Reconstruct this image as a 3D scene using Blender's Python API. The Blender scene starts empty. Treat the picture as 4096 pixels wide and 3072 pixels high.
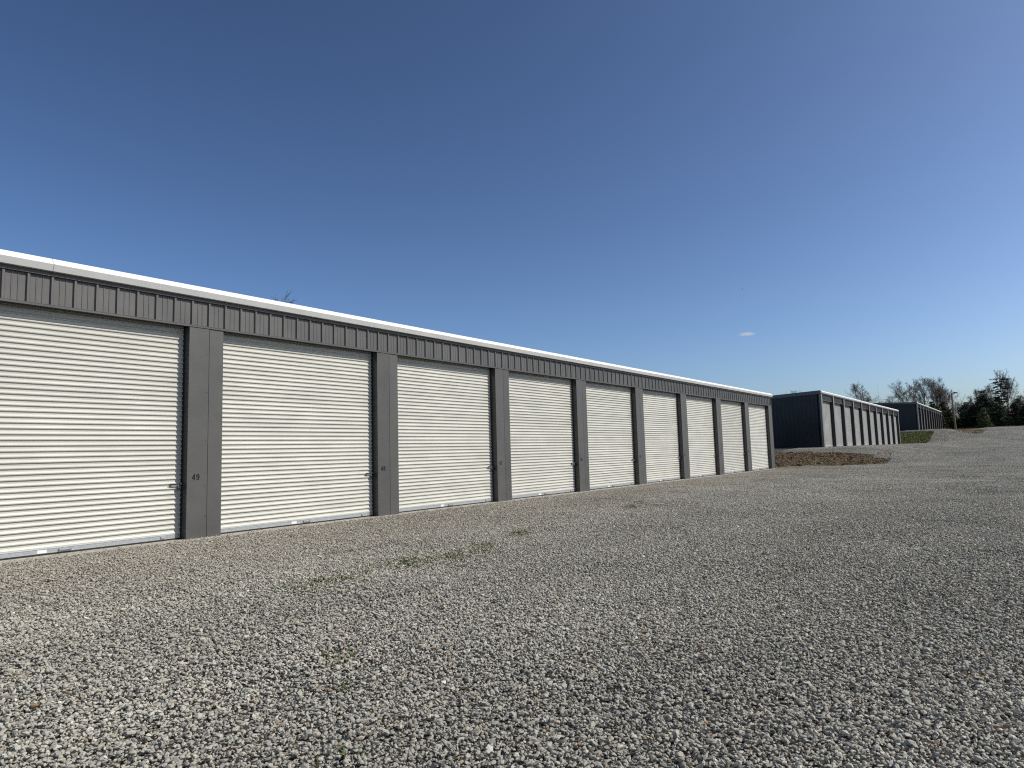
import bpy, math, random
import numpy as np
from mathutils import Vector, Matrix, noise as mnoise

S = bpy.context.scene
COL = S.collection
R = math.radians

# ------------------------------------------------------------------ camera
cam_d = bpy.data.cameras.new("camera")
cam = bpy.data.objects.new("camera", cam_d)
COL.objects.link(cam)
S.camera = cam
cam_d.sensor_width = 36.0
cam_d.lens = 36.0 * 2774.0 / 4096.0
cam_d.clip_start = 0.05
cam_d.clip_end = 9000.0
CAMP = Vector((0.0, -11.16, 1.259))
yaw, pitch, roll = 0.948, 0.0998, -0.028
fwd = Vector((math.sin(yaw) * math.cos(pitch), math.cos(yaw) * math.cos(pitch), math.sin(pitch)))
rgt = Vector((math.cos(yaw), -math.sin(yaw), 0))
upv = rgt.cross(fwd)
r2 = rgt * math.cos(roll) + upv * math.sin(roll)
u2 = upv * math.cos(roll) - rgt * math.sin(roll)
M = Matrix((r2, u2, -fwd)).transposed().to_4x4()
M.translation = CAMP
cam.matrix_world = M

# ------------------------------------------------------------------ world, sun, exposure
SUNV = Vector((0.54, -1.0, 1.04)).normalized()
w = bpy.data.worlds.new("World")
S.world = w
w.use_nodes = True
nt = w.node_tree
sky = nt.nodes.new("ShaderNodeTexSky")
sky.sky_type = 'NISHITA'
sky.sun_disc = False
sky.sun_elevation = math.asin(SUNV.z)
sky.sun_rotation = math.atan2(SUNV.x, SUNV.y)
sky.altitude = 200
sky.air_density = 0.7
sky.dust_density = 2.0
sky.ozone_density = 4.0
gam = nt.nodes.new("ShaderNodeGamma"); gam.inputs[1].default_value = 1.40      # camera contrast of a clear sky
tin = nt.nodes.new("ShaderNodeVectorMath"); tin.operation = 'MULTIPLY'; tin.inputs[1].default_value = (1.06, 0.985, 0.855)
nt.links.new(sky.outputs[0], gam.inputs[0]); nt.links.new(gam.outputs[0], tin.inputs[0])
nt.nodes["Background"].inputs[1].default_value = 0.0888
cap = nt.nodes.new("ShaderNodeVectorMath"); cap.operation = 'MINIMUM'; cap.inputs[1].default_value = (6.5, 7.6, 9.2)   # the aureole is left to the sun lamp
nt.links.new(tin.outputs[0], cap.inputs[0])
nt.links.new(cap.outputs[0], nt.nodes["Background"].inputs[0])

sun_d = bpy.data.lights.new("sun", 'SUN')
sun_d.energy = 4.1
sun_d.angle = R(0.53)
sun_d.color = (1.0, 0.95, 0.865)
sun = bpy.data.objects.new("sun", sun_d)
COL.objects.link(sun)
sun.rotation_euler = SUNV.to_track_quat('Z', 'Y').to_euler()
sun.location = (10, -30, 40)

S.view_settings.view_transform = 'Standard'
S.view_settings.look = 'None'
S.view_settings.exposure = 0.0
S.view_settings.gamma = 1.0
S.cycles.max_bounces = 6
S.cycles.diffuse_bounces = 3
S.cycles.glossy_bounces = 3
S.cycles.volume_bounces = 2
S.cycles.transparent_max_bounces = 8
S.cycles.filter_width = 1.15
S.cycles.use_denoising = False

# ------------------------------------------------------------------ helpers
class MB:
    """collects vertices / faces; build() links them as one mesh object"""
    def __init__(s):
        s.v = []; s.f = []; s.m = []
    def quad(s, a, b, c, d, m=0):
        n = len(s.v); s.v += [a, b, c, d]; s.f.append((n, n+1, n+2, n+3)); s.m.append(m)
    def box(s, x0, x1, y0, y1, z0, z1, m=0):
        n = len(s.v)
        s.v += [(x0,y0,z0),(x1,y0,z0),(x1,y1,z0),(x0,y1,z0),(x0,y0,z1),(x1,y0,z1),(x1,y1,z1),(x0,y1,z1)]
        for q in ((0,3,2,1),(4,5,6,7),(0,1,5,4),(1,2,6,5),(2,3,7,6),(3,0,4,7)):
            s.f.append(tuple(n+i for i in q)); s.m.append(m)
    def extrude_x(s, prof, x0, x1, caps=False, m=0):
        """prof: list of (y,z) swept along x"""
        n = len(s.v); k = len(prof)
        s.v += [(x0, y, z) for y, z in prof] + [(x1, y, z) for y, z in prof]
        for i in range(k-1):
            s.f.append((n+i, n+i+1, n+k+i+1, n+k+i)); s.m.append(m)
        if caps:
            s.f.append(tuple(n+i for i in range(k))); s.m.append(m)
            s.f.append(tuple(n+k+i for i in reversed(range(k)))); s.m.append(m)
    def cyl(s, p, q, r0, r1, n=8, m=0, cap=True):
        p = Vector(p); q = Vector(q); d = (q-p).normalized()
        a = d.orthogonal().normalized(); b = d.cross(a)
        k = len(s.v)
        for c, r in ((p, r0), (q, r1)):
            for i in range(n):
                t = 2*math.pi*i/n
                s.v.append(tuple(c + (a*math.cos(t) + b*math.sin(t))*r))
        for i in range(n):
            j = (i+1) % n
            s.f.append((k+i, k+j, k+n+j, k+n+i)); s.m.append(m)
        if cap:
            s.f.append(tuple(k+i for i in reversed(range(n)))); s.m.append(m)
            s.f.append(tuple(k+n+i for i in range(n))); s.m.append(m)
    def mesh(s, name, mats):
        me = bpy.data.meshes.new(name)
        me.from_pydata(s.v, [], s.f)
        for mt in (mats if isinstance(mats, (list, tuple)) else [mats]):
            me.materials.append(mt)
        if any(s.m):
            me.polygons.foreach_set("material_index", s.m)
        me.update()
        return me
    def build(s, name, mats, parent=None):
        return place(name, s.mesh(name, mats), parent)

def place(name, me, parent=None, loc=None):
    o = bpy.data.objects.new(name, me)
    COL.objects.link(o)
    if parent is not None:
        o.parent = parent
    if loc is not None:
        o.location = loc
    return o

def empty(name, loc, label, cat, group=None):
    o = bpy.data.objects.new(name, None)
    COL.objects.link(o)
    o.location = loc
    tag(o, label, cat, group)
    return o

def tag(o, label=None, cat=None, group=None, kind=None):
    if label: o["label"] = label
    if cat: o["category"] = cat
    if group: o["group"] = group
    if kind: o["kind"] = kind
    return o

def fast_mesh(name, V, F, mats):
    """V (n,3) array, F (m,k) array with equal-sided faces"""
    me = bpy.data.meshes.new(name)
    V = np.asarray(V, np.float32); F = np.asarray(F, np.int32)
    m, k = F.shape
    me.vertices.add(len(V)); me.vertices.foreach_set("co", V.ravel())
    me.loops.add(m*k); me.loops.foreach_set("vertex_index", F.ravel())
    me.polygons.add(m)
    me.polygons.foreach_set("loop_start", np.arange(0, m*k, k, dtype=np.int32))
    try:
        me.polygons.foreach_set("loop_total", np.full(m, k, np.int32))
    except Exception:
        pass
    for mt in (mats if isinstance(mats, (list, tuple)) else [mats]):
        me.materials.append(mt)
    me.update(calc_edges=True)
    me.shade_flat()
    return me

def mat(name, col, rough=0.5, metal=0.0, spec=0.5, var=0.0, vscale=3.0, bump=0.0, bscale=20.0, streak=None, piece=0.0):
    m = bpy.data.materials.new(name); m.use_nodes = True
    t = m.node_tree; b = t.nodes["Principled BSDF"]
    b.inputs["Base Color"].default_value = (*col, 1)
    b.inputs["Roughness"].default_value = rough
    b.inputs["Metallic"].default_value = metal
    b.inputs["Specular IOR Level"].default_value = spec
    if var or bump or streak:
        g = t.nodes.new("ShaderNodeNewGeometry")
        mp = t.nodes.new("ShaderNodeMapping")
        t.links.new(g.outputs["Position"], mp.inputs[0])
        if streak: mp.inputs["Scale"].default_value = streak
        nz = t.nodes.new("ShaderNodeTexNoise"); nz.inputs["Scale"].default_value = vscale
        nz.inputs["Detail"].default_value = 5
        t.links.new(mp.outputs[0], nz.inputs[0])
        if var:
            mr = t.nodes.new("ShaderNodeMapRange")
            mr.inputs[1].default_value = 0.3; mr.inputs[2].default_value = 0.7
            mr.inputs[3].default_value = 1-var; mr.inputs[4].default_value = 1+var
            t.links.new(nz.outputs[0], mr.inputs[0])
            mx = t.nodes.new("ShaderNodeVectorMath"); mx.operation = 'SCALE'
            mx.inputs[0].default_value = col
            if piece:                       # every sheet or slat weathers a little differently
                oi = t.nodes.new("ShaderNodeObjectInfo")
                pr = t.nodes.new("ShaderNodeMapRange"); pr.inputs[3].default_value = 1-piece; pr.inputs[4].default_value = 1+piece
                t.links.new(oi.outputs["Random"], pr.inputs[0])
                mm = t.nodes.new("ShaderNodeMath"); mm.operation = 'MULTIPLY'
                t.links.new(mr.outputs[0], mm.inputs[0]); t.links.new(pr.outputs[0], mm.inputs[1])
                t.links.new(mm.outputs[0], mx.inputs["Scale"])
            else:
                t.links.new(mr.outputs[0], mx.inputs["Scale"])
            t.links.new(mx.outputs[0], b.inputs["Base Color"])
            mr2 = t.nodes.new("ShaderNodeMapRange")
            mr2.inputs[3].default_value = max(0.05, rough-0.08); mr2.inputs[4].default_value = min(1, rough+0.12)
            t.links.new(nz.outputs[0], mr2.inputs[0])
            t.links.new(mr2.outputs[0], b.inputs["Roughness"])
        if bump:
            nb = t.nodes.new("ShaderNodeTexNoise"); nb.inputs["Scale"].default_value = bscale
            nb.inputs["Detail"].default_value = 3
            t.links.new(mp.outputs[0], nb.inputs[0])
            bp = t.nodes.new("ShaderNodeBump"); bp.inputs["Strength"].default_value = 1.0
            bp.inputs["Distance"].default_value = bump
            t.links.new(nb.outputs[0], bp.inputs["Height"])
            t.links.new(bp.outputs[0], b.inputs["Normal"])
    return m

M_GREY = mat("grey_painted_steel", (0.098, 0.0955, 0.091), 0.42, var=0.09, vscale=1.6, bump=0.006, bscale=2.2, piece=0.05)
M_REVEAL = mat("shade_darkened_reveal_steel", (0.045, 0.043, 0.042), 0.30)  # pillar returns coloured darker than their fronts to deepen the shade there
M_JAMB = mat("shade_darkened_jamb_steel", (0.025, 0.024, 0.028), 0.55)  # shade of the door recess painted into jambs and soffit
M_LPIL = mat("light_grey_pillar_steel", (0.22, 0.215, 0.20), 0.45, var=0.06, vscale=1.6)
M_GREYP = mat("grey_panel_steel", (0.118, 0.115, 0.111), 0.42, var=0.08, vscale=2.0, piece=0.06, bump=0.004, bscale=2.5)
M_SHADEWALL = mat("shade_darkened_wall_steel", (0.020, 0.0195, 0.0205), 0.28, var=0.10, vscale=0.8)  # grey siding darkened: the end wall's shade is put into its colour
M_RAKE = mat("grey_rake_steel", (0.16, 0.158, 0.145), 0.5, var=0.06)
M_WHITE = mat("white_door_steel", (0.56, 0.547, 0.487), 0.38, var=0.06, vscale=1.3, bump=0.006, bscale=2.6, streak=(1.0, 1.0, 2.5), piece=0.06)
M_LGREY = mat("light_grey_door_steel", (0.33, 0.33, 0.315), 0.45, var=0.05, vscale=1.3)
M_DKDOOR = mat("dark_door_steel", (0.045, 0.045, 0.052), 0.5, var=0.08)
M_EAVE = mat("white_eave_steel", (0.80, 0.80, 0.77), 0.4, var=0.04, vscale=2.5, bump=0.003, bscale=3.0)
M_ROOF = mat("white_roof_steel", (0.75, 0.75, 0.73), 0.4)
M_GALV = mat("galvanised_bar", (0.44, 0.46, 0.47), 0.35, metal=0.35, var=0.12, vscale=30)
M_CHROME = mat("zinc_latch", (0.50, 0.50, 0.49), 0.35, metal=0.3)
M_BLACK = mat("black_rubber", (0.012, 0.012, 0.013), 0.6)
M_DIGIT = mat("black_vinyl", (0.006, 0.006, 0.006), 0.45)
M_STICK = mat("white_sticker", (0.8, 0.8, 0.8), 0.5)
M_CONC = mat("concrete_slab", (0.42, 0.385, 0.325), 0.9, var=0.25, vscale=9, bump=0.004, bscale=60)
M_WOOD = mat("weathered_pole_wood", (0.24, 0.20, 0.115), 0.85, var=0.3, vscale=3, streak=(1, 1, 0.2))
M_LAMPH = mat("grey_lamp_head", (0.20, 0.17, 0.16), 0.5)
M_LENS = mat("white_lamp_lens", (0.75, 0.75, 0.72), 0.3)
M_BARK = mat("grey_bark", (0.085, 0.072, 0.062), 0.9, var=0.3, vscale=2)
M_TWIG = mat("grey_brown_twigs", (0.15, 0.125, 0.108), 0.9, var=0.25, vscale=0.6)
M_BIRD = mat("black_feathers", (0.02, 0.02, 0.022), 0.7)

# ------------------------------------------------------------------ terrain
def sm(a, b, x):
    t = np.clip((x-a)/(b-a), 0, 1); return t*t*(3-2*t)
def interp(x, pts):
    xs = [p[0] for p in pts]; ys = [p[1] for p in pts]
    return np.interp(x, xs, ys)
LANE = [(-200, -.21), (26, -.21), (38, -.08), (46, .10), (60, .52), (80, 1.0), (100, 1.5), (120, 2.2), (140, 2.9), (160, 3.55), (176, 4.1), (230, 4.9), (400, 6), (3000, 6)]
TERR = [(-200, -.052), (41, -.052), (42.2, 0.0), (47, .55), (51.5, .95), (55.2, 1.05), (101, 1.05), (105, 1.2), (116, 2.85), (119.5, 3.02), (140, 3.03), (163, 3.3), (176, 4.0), (230, 4.8), (400, 6), (3000, 6)]
def smooth_interp(x, pts, k=1.4):
    return (interp(x-k, pts) + 2*interp(x, pts) + interp(x+k, pts))/4
rng = np.random.default_rng(7)
WAVES = [(rng.uniform(-1, 1, 2)*f, rng.uniform(0, 6.28), a) for f, a in
         [(0.35, .018), (0.5, .016), (0.8, .012), (1.2, .009), (1.7, .007), (2.6, .006), (3.7, .005), (.22, .02)] for _ in range(2)]
def hgt(x, y):
    x = np.asarray(x, float); y = np.asarray(y, float)
    kx = np.where(x < 60, .7, 2.0)
    L = smooth_interp(x, LANE, 3.0)
    xb = 42.2 - .88*np.clip(y-.3, -4.4, 0)                 # foot of the bank runs out diagonally
    xe = np.where((x > xb) & (x < 51.5), 42.2 + (x-xb)*(51.5-42.2)/(51.5-xb), np.where((x <= xb) & (x > 41), 41.5, x))
    T = smooth_interp(xe, TERR, .6)
    near = sm(-8.5, -0.6, y)            # yard falls away gently from the slab
    far = sm(-8.0, -2.5, y)
    ww = np.where(x < 41, near, far*sm(41, 44, x) + near*(1-sm(41, 44, x)))
    h = L*(1-ww) + T*ww
    und = np.zeros_like(h)
    for k, ph, a in WAVES:
        und += a*np.sin(k[0]*x + k[1]*y + ph)
    fade = sm(-0.2, -2.2, y)
    return h + und*np.where(x < 41, fade, np.where(x < 56, .5, .8))
def zone_dirt(x, y):
    # bare bank between the first two buildings
    d1 = x - (41.9-.88*(np.minimum(y, .3)-.3))
    d2 = (49.6+.22*np.minimum(y, 2)) - x
    d3 = y + 5.0
    d = np.minimum(np.minimum(d1*.75, d2*.8), d3)
    return sm(-.7, .9, d)
def zone_grass(x, y):
    a = sm(101.0, 103.5, x)*(1-sm(113.5, 116.5, x))
    return a*sm(-2.9, -1.2, y)
def zone_straw(x, y):
    a = sm(165, 168, x + 0.25*y)
    b = .55*sm(47.5, 49.0, x)*(1-sm(51, 53, x))*sm(-5.6, -4.9, y)*(1-sm(-4.2, -3.2, y))
    c = sm(112, 118, x)*(1-sm(140, 150, x))*sm(-8.2, -6.8, y)*(1-sm(-5.0, -3.8, y))
    return np.maximum(np.maximum(a, .9*b), .85*c)

def axis(segs):
    out = []
    for a, b, st in segs:
        n = max(1, int(round((b-a)/st)))
        out += list(np.linspace(a, b, n, endpoint=False))
    out.append(segs[-1][1]); return np.array(out)
GX = axis([(-2500, -300, 400), (-300, -60, 40), (-60, -4, 4), (-4, 40, .4), (40, 56, .2), (56, 130, .8), (130, 190, 1.2), (190, 300, 8), (300, 3000, 270)])
GY = axis([(-2500, -300, 400), (-300, -60, 30), (-60, -24, 3), (-24, 8, .35), (8, 30, 2), (30, 120, 10), (120, 2500, 340)])
XX, YY = np.meshgrid(GX, GY, indexing='ij')
ZZ = hgt(XX, YY)
# clods on the dirt bank, tussocks on the grass
dz = zone_dirt(XX, YY); gz = zone_grass(XX, YY)
clod = np.array([mnoise.noise((float(a)*2.3, float(b)*2.3, 0.0)) + .6*mnoise.noise((float(a)*5.1, float(b)*5.1, 3.0)) if c > .02 else 0.0
                 for a, b, c in zip(XX.ravel(), YY.ravel(), dz.ravel())]).reshape(XX.shape)
ZZ = ZZ + dz*clod*.10
nx, ny = XX.shape
idx = np.arange(nx*ny).reshape(nx, ny)
F = np.stack([idx[:-1, :-1], idx[1:, :-1], idx[1:, 1:], idx[:-1, 1:]], -1).reshape(-1, 4)
V = np.stack([XX, YY, ZZ], -1).reshape(-1, 3)

def ground_material():
    m = bpy.data.materials.new("yard_ground"); m.use_nodes = True
    t = m.node_tree; N = t.nodes.new; Lk = t.links.new
    b = t.nodes["Principled BSDF"]; b.inputs["Roughness"].default_value = 0.95
    b.inputs["Specular IOR Level"].default_value = 0.2
    g = N("ShaderNodeNewGeometry"); P = g.outputs["Position"]
    def noise(sc, det=4, rough=.6):
        n = N("ShaderNodeTexNoise"); n.inputs["Scale"].default_value = sc; n.inputs["Detail"].default_value = det
        n.inputs["Roughness"].default_value = rough; Lk(P, n.inputs[0]); return n.outputs[0]
    def ramp(fac, stops):
        r = N("ShaderNodeValToRGB"); e = r.color_ramp.elements
        while len(e) < len(stops): e.new(.5)
        for k, (p, c) in zip(e, stops): k.position = p; k.color = (*c, 1)
        Lk(fac, r.inputs[0]); return r.outputs[0]
    def mix(f, a, c):
        x = N("ShaderNodeMix"); x.data_type = 'RGBA'; Lk(f, x.inputs[0]); Lk(a, x.inputs[6]); Lk(c, x.inputs[7]); return x.outputs[2]
    gravel = ramp(noise(38, 3, .7), [(.30, (.025, .023, .018)), (.5, (.07, .065, .052)), (.7, (.16, .15, .12))])
    dirt = ramp(noise(3.2, 6, .7), [(.28, (.028, .017, .010)), (.45, (.075, .046, .026)), (.6, (.125, .08, .046)), (.78, (.27, .20, .125))])
    moss = ramp(noise(2.0, 5, .6), [(.35, (.06, .05, .022)), (.65, (.11, .095, .04))])
    grass = ramp(noise(3.0, 6, .7), [(.3, (.035, .042, .012)), (.5, (.085, .095, .028)), (.72, (.20, .19, .075))])
    straw = ramp(noise(2.5, 6, .7), [(.3, (.12, .085, .05)), (.55, (.27, .20, .125)), (.75, (.42, .34, .23))])
    at = N("ShaderNodeAttribute"); at.attribute_name = "zone"
    sep = N("ShaderNodeSeparateColor"); Lk(at.outputs["Color"], sep.inputs[0])
    edge = noise(1.6, 6, .65)
    def ragged(v, amt=.75):
        ad = N("ShaderNodeMath"); ad.operation = 'MULTIPLY_ADD'; Lk(edge, ad.inputs[0]); ad.inputs[1].default_value = amt; 
        sb = N("ShaderNodeMath"); sb.operation = 'SUBTRACT'; Lk(v, sb.inputs[0]); sb.inputs[1].default_value = amt/2
        Lk(sb.outputs[0], ad.inputs[2])
        mr = N("ShaderNodeMapRange"); mr.inputs[1].default_value = .42; mr.inputs[2].default_value = .58
        Lk(ad.outputs[0], mr.inputs[0]); return mr.outputs[0]
    # the bank greens over towards its upper edge
    mm = N("ShaderNodeMapRange"); mm.inputs[1].default_value = .45; mm.inputs[2].default_value = .62
    Lk(noise(.45, 3), mm.inputs[0])
    dirt2 = mix(mm.outputs[0], dirt, moss)
    c = mix(ragged(sep.outputs[0]), gravel, dirt2)
    c = mix(ragged(sep.outputs[1]), c, grass)
    c = mix(ragged(sep.outputs[2], .9), c, straw)
    Lk(c, b.inputs["Base Color"])
    bp = N("ShaderNodeBump"); bp.inputs["Distance"].default_value = .02; bp.inputs["Strength"].default_value = .9
    Lk(noise(45, 3, .7), bp.inputs["Height"]); Lk(bp.outputs[0], b.inputs["Normal"])
    return m
M_GROUND = ground_material()
me = fast_mesh("ground", V, F, M_GROUND)
ca = me.color_attributes.new("zone", 'FLOAT_COLOR', 'POINT')
zc = np.ones((nx*ny, 4), np.float32)
zc[:, 0] = dz.ravel(); zc[:, 1] = gz.ravel(); zc[:, 2] = zone_straw(XX, YY).ravel()
ca.data.foreach_set("color", zc.ravel())
me.polygons.foreach_set("use_smooth", np.ones(len(F), bool))
ground = place("ground", me)
tag(ground, kind="structure")

# ------------------------------------------------------------------ storage buildings
BAY = 4.27; PW = 0.611; RIB = 0.305; DOORD = 0.19
SLAT = 0.081
SLATP = [(0.0, .081), (0.0, .045), (-.020, .015), (-.017, .0025), (0.0, 0.0)]   # (y, z): one rib of the curtain, top to bottom

def rib_profile(n):
    """ribbed wall sheet seen from above: (u, depth) with n major ribs, depth 0 = crest, .03 = pan"""
    p = []
    for k in range(n):
        u = k*RIB
        p += [(u, .03), (u+.018, .030), (u+.034, 0.0), (u+.064, 0.0), (u+.080, .030)]
        for q in (.145, .225):
            p += [(u+q, .030), (u+q+.006, .0235), (u+q+.020, .0235), (u+q+.026, .030)]
    p.append((n*RIB, .03))
    return p
def sheet_mesh(name, n, z0, z1a, z1b, mt):
    """ribbed sheet in local x (u), y (depth), standing z0..z1 (top may slope from z1a to z1b)"""
    p = rib_profile(n); b = MB(); k = len(p); wd = n*RIB
    b.v = [(u, d, z0) for u, d in p] + [(u, d, z1a+(z1b-z1a)*u/wd) for u, d in p]
    b.f = [(i, i+1, k+i+1, k+i) for i in range(k-1)]
    b.m = [0]*len(b.f)
    return b.mesh(name, mt)

def arc(cx, cy, rx, ry, a0, a1, n=18):
    return [(cx+rx*math.cos(R(a0+(a1-a0)*i/n)), cy+ry*math.sin(R(a0+(a1-a0)*i/n))) for i in range(n+1)]
SIX = [arc(.28, .31, .195, .225, 0, 360, 26), arc(.29, .55, .205, .365, 38, 180) + [(.085, .33)]]
STROKES = {
    "2": [arc(.28, .70, .195, .215, 172, -38) + [(.10, .085)], [(.06, .085), (.50, .085)]],
    "3": [arc(.27, .715, .18, .20, 155, -90), arc(.27, .295, .205, .21, 90, -155)],
    "4": [[(.39, 0), (.39, 1)], [(.37, .95), (.065, .31)], [(.02, .295), (.54, .295)]],
    "5": [[(.47, .915), (.14, .915), (.11, .47)], arc(.27, .33, .205, .245, 135, -155)],
    "6": SIX,
    "7": [[(.05, .915), (.50, .915)], [(.45, .90), (.22, 0)]],
    "8": [arc(.28, .725, .165, .19, 0, 360, 26), arc(.28, .295, .195, .21, 0, 360, 26)],
    "9": [[(.56-x, 1-y) for x, y in p] for p in SIX],
}
def digits(txt, size):
    """bold condensed vinyl numerals, stroke by stroke, centred on x"""
    b = MB(); hw = .092; x0 = -.5*(len(txt)*.56+(len(txt)-1)*.12)
    lay = 0
    for ch in txt:
        for path in STROKES[ch]:
            P = [Vector((x, y)) for x, y in path]; n = len(P); k = len(b.v); lay += 1
            for i in range(n):
                d = (P[min(i+1, n-1)]-P[max(i-1, 0)]).normalized(); q = Vector((-d.y, d.x))*hw
                for sgn in (1, -1):
                    v = P[i]+q*sgn; b.v.append(((x0+v.x)*size, v.y*size, .0003*lay))
            for i in range(n-1):
                b.f.append((k+2*i, k+2*i+1, k+2*i+3, k+2*i+2)); b.m.append(0)
        x0 += .68
    return b.mesh("unit_number", M_DIGIT)

def latch_mesh():
    b = MB()
    b.box(-.135, -.02, -.034, -.022, -.028, .028, 0)          # slide plate
    b.box(-.128, -.03, -.044, -.034, -.010, .012, 0)          # raised housing
    b.cyl((-.15, -.05, .016), (.052, -.05, .016), .009, .009, 8, 1)   # bolt
    b.cyl((-.012, -.055, .016), (-.012, -.055, -.055), .006, .006, 6, 1)
    b.box(-.032, .004, -.075, -.045, -.085, -.045, 1)         # small padlock body
    b.cyl((-.026, -.06, -.048), (-.026, -.06, .02), .004, .004, 6, 0)
    b.box(.006, .03, -.062, -.05, .004, .03, 0)
    return b.mesh("latch", [M_CHROME, M_BLACK])
LATCH = latch_mesh()

def eave_piece(x0, x1, cap):
    b = MB()
    pr = [(.02, 4.012), (-.006, 4.010), (-.014, 4.014), (-.012, 4.022), (-.008, 4.072), (-.070, 4.074), (-.112, 4.166), (-.100, 4.176), (-.030, 4.262), (.30, 4.262)]
    grey = 4
    n = len(b.v); k = len(pr)
    b.v += [(x0, y, z) for y, z in pr] + [(x1, y, z) for y, z in pr]
    for i in range(k-1):
        b.f.append((n+i, n+i+1, n+k+i+1, n+k+i)); b.m.append(1 if i < grey else 0)
    # drip edge lip at the joint of two pieces
    if cap:
        b.f.append(tuple(n+k+i for i in reversed(range(4, k)))); b.m.append(0)
        b.f.append(tuple(n+i for i in range(4, k))); b.m.append(0)
    return b

def storage(name, label, loc, x_first, bays, m_door, slat_doors=(), numbers=None, full_pillar=False,
            pillar_m=None, wall_m=None, left_end=True, slope=-.042, depth=9.5, light=False, rake_m=None):
    """x_first: local x of the left edge of pillar 0; a bay is pillar + door to its right"""
    E = empty(name, loc, label, "storage building", "rows of drive-up storage units")
    HT = 3.553; TOP = 4.262
    PW = .37 if full_pillar else .611
    DOORD = .24 if full_pillar else .19
    x0 = x_first; x1 = x_first + bays*BAY + PW
    pillar_m = pillar_m or M_GREY
    wall_m = wall_m or M_SHADEWALL
    # slab
    s = MB(); s.box(x0-.06, x1+.06, -.045, depth+.1, -.40, 0.0)
    s.build("slab", M_CONC, E)
    # pillars
    pm = MB(); pf = -.03 if full_pillar else 0.0
    ztop = 4.01 if full_pillar else HT-.004
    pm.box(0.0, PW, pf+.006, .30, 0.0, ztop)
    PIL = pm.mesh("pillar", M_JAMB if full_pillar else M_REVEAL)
    JO = PW*.576
    t1 = MB(); t1.box(-.004, JO-.004, pf, pf+.010, .002, ztop-.006); T1 = t1.mesh("trim_panel", pillar_m)
    t2 = MB(); t2.box(JO+.006, PW+.004, pf+.001, pf+.010, .002, ztop-.016); T2 = t2.mesh("trim_panel", pillar_m)
    sc = MB(); sc.cyl((JO-.035, pf-.003, 0), (JO-.035, pf+.004, 0), .007, .007, 6); SC = sc.mesh("screw", M_BLACK)
    for i in range(bays+1):
        p = place("pillar", PIL, E, (x_first+i*BAY, 0, 0))
        place("trim_panel", T1, p); place("trim_panel", T2, p)
        if not full_pillar:
            for z in (.35, .86, 1.62, 2.45, 3.1):
                place("screw", SC, p, (0, 0, z))
        if numbers and numbers[i]:
            d = place("unit_number", digits(numbers[i], .104), p, (.148, pf-.0008, .962))
            d.rotation_euler = (R(90), 0, 0)
    # roller doors
    dw = BAY-PW
    ns = 45
    sl = MB(); sl.extrude_x([(y, z) for y, z in SLATP], 0.012, dw-.012); SL = sl.mesh("slat", m_door)
    cu = MB()
    for k in range(ns):
        cu.extrude_x([(y, z+k*SLAT) for y, z in SLATP], .012, dw-.012)
    CUR = cu.mesh("curtain", m_door)
    bk = MB(); bk.box(0, dw, .025, .045, .0, 3.9)
    bk.box(0, .012, -.035, .025, 0, HT); bk.box(dw-.012, dw, -.035, .025, 0, HT)
    BK = bk.mesh("door_guides", M_BLACK)
    bb = MB(); bb.extrude_x([(-.002, .112), (-.020, .098), (-.022, .088), (-.016, .082), (-.018, .026), (.0, .024)], .012, dw-.012, True)
    BB = bb.mesh("bottom_bar", M_GALV)
    sb = MB(); sb.box(.012, dw-.012, -.016, .01, .002, .026); SB = sb.mesh("rubber_seal", M_BLACK)
    hm = MB(); hm.box(-.075, .075, -.05, -.030, .052, .066); hm.box(-.085, -.060, -.05, -.014, .045, .075); hm.box(.060, .085, -.05, -.014, .045, .075)
    HM = hm.mesh("pull_handle", M_CHROME)
    st = MB(); st.box(-.06, .06, -.0215, -.018, .032, .078); ST = st.mesh("sticker", M_STICK)
    bo = MB(); bo.box(-.03, .03, -.035, -.014, .045, .075); BO = bo.mesh("stop_bracket", M_CHROME)
    for i in range(bays):
        dx = x_first + i*BAY + PW
        d = place("door", BK, E, (dx, DOORD, 0))
        if i in slat_doors:
            for k in range(ns):
                place("slat", SL, d, (0, 0, .098+k*SLAT))
        else:
            place("curtain", CUR, d, (0, 0, .098))
        place("bottom_bar", BB, d); place("rubber_seal", SB, d)
        lt = place("latch", LATCH, d, (dw-.055, 0, .905 + .012*math.sin(i*2.1)))
        if not full_pillar:
            place("pull_handle", HM, d, (dw/2+.10, 0, 0)); place("sticker", ST, d, (dw/2-.20, 0, 0))
            place("stop_bracket", BO, d, (dw-.30, 0, 0))
    # header: ribbed sheets, bottom trim with soffit, eave pieces
    hy = .05 if full_pillar else 0.0
    H3 = sheet_mesh("header_sheet", 3, HT+.034, 4.016, 4.016, M_GREYP)
    hl = x1-x0; nsh = int(hl/(3*RIB))
    for k in range(nsh):
        place("header_sheet", H3, E, (x0+k*3*RIB, hy+.003, 0))
    rest = hl-nsh*3*RIB
    if rest > .02:
        nr = max(1, int(rest/RIB))
        place("header_sheet", sheet_mesh("header_sheet", nr, HT+.034, 4.016, 4.016, M_GREYP), E, (x0+nsh*3*RIB, hy+.003, 0))
        fl = MB(); fl.box(x0+nsh*3*RIB+nr*RIB, x1, hy+.033, hy+.05, HT+.03, 4.016)
        if rest-nr*RIB > .01: fl.build("filler_strip", M_GREYP, E)
    ht = MB(); ht.extrude_x([(hy+.034, HT+.040), (hy-.004, HT+.037), (hy-.009, HT+.034), (hy-.007, HT+.026), (hy-.007, HT), (hy+.022, HT+.002)], x0, x1, True)
    ht.build("header_trim", M_GREY, E)
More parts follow.
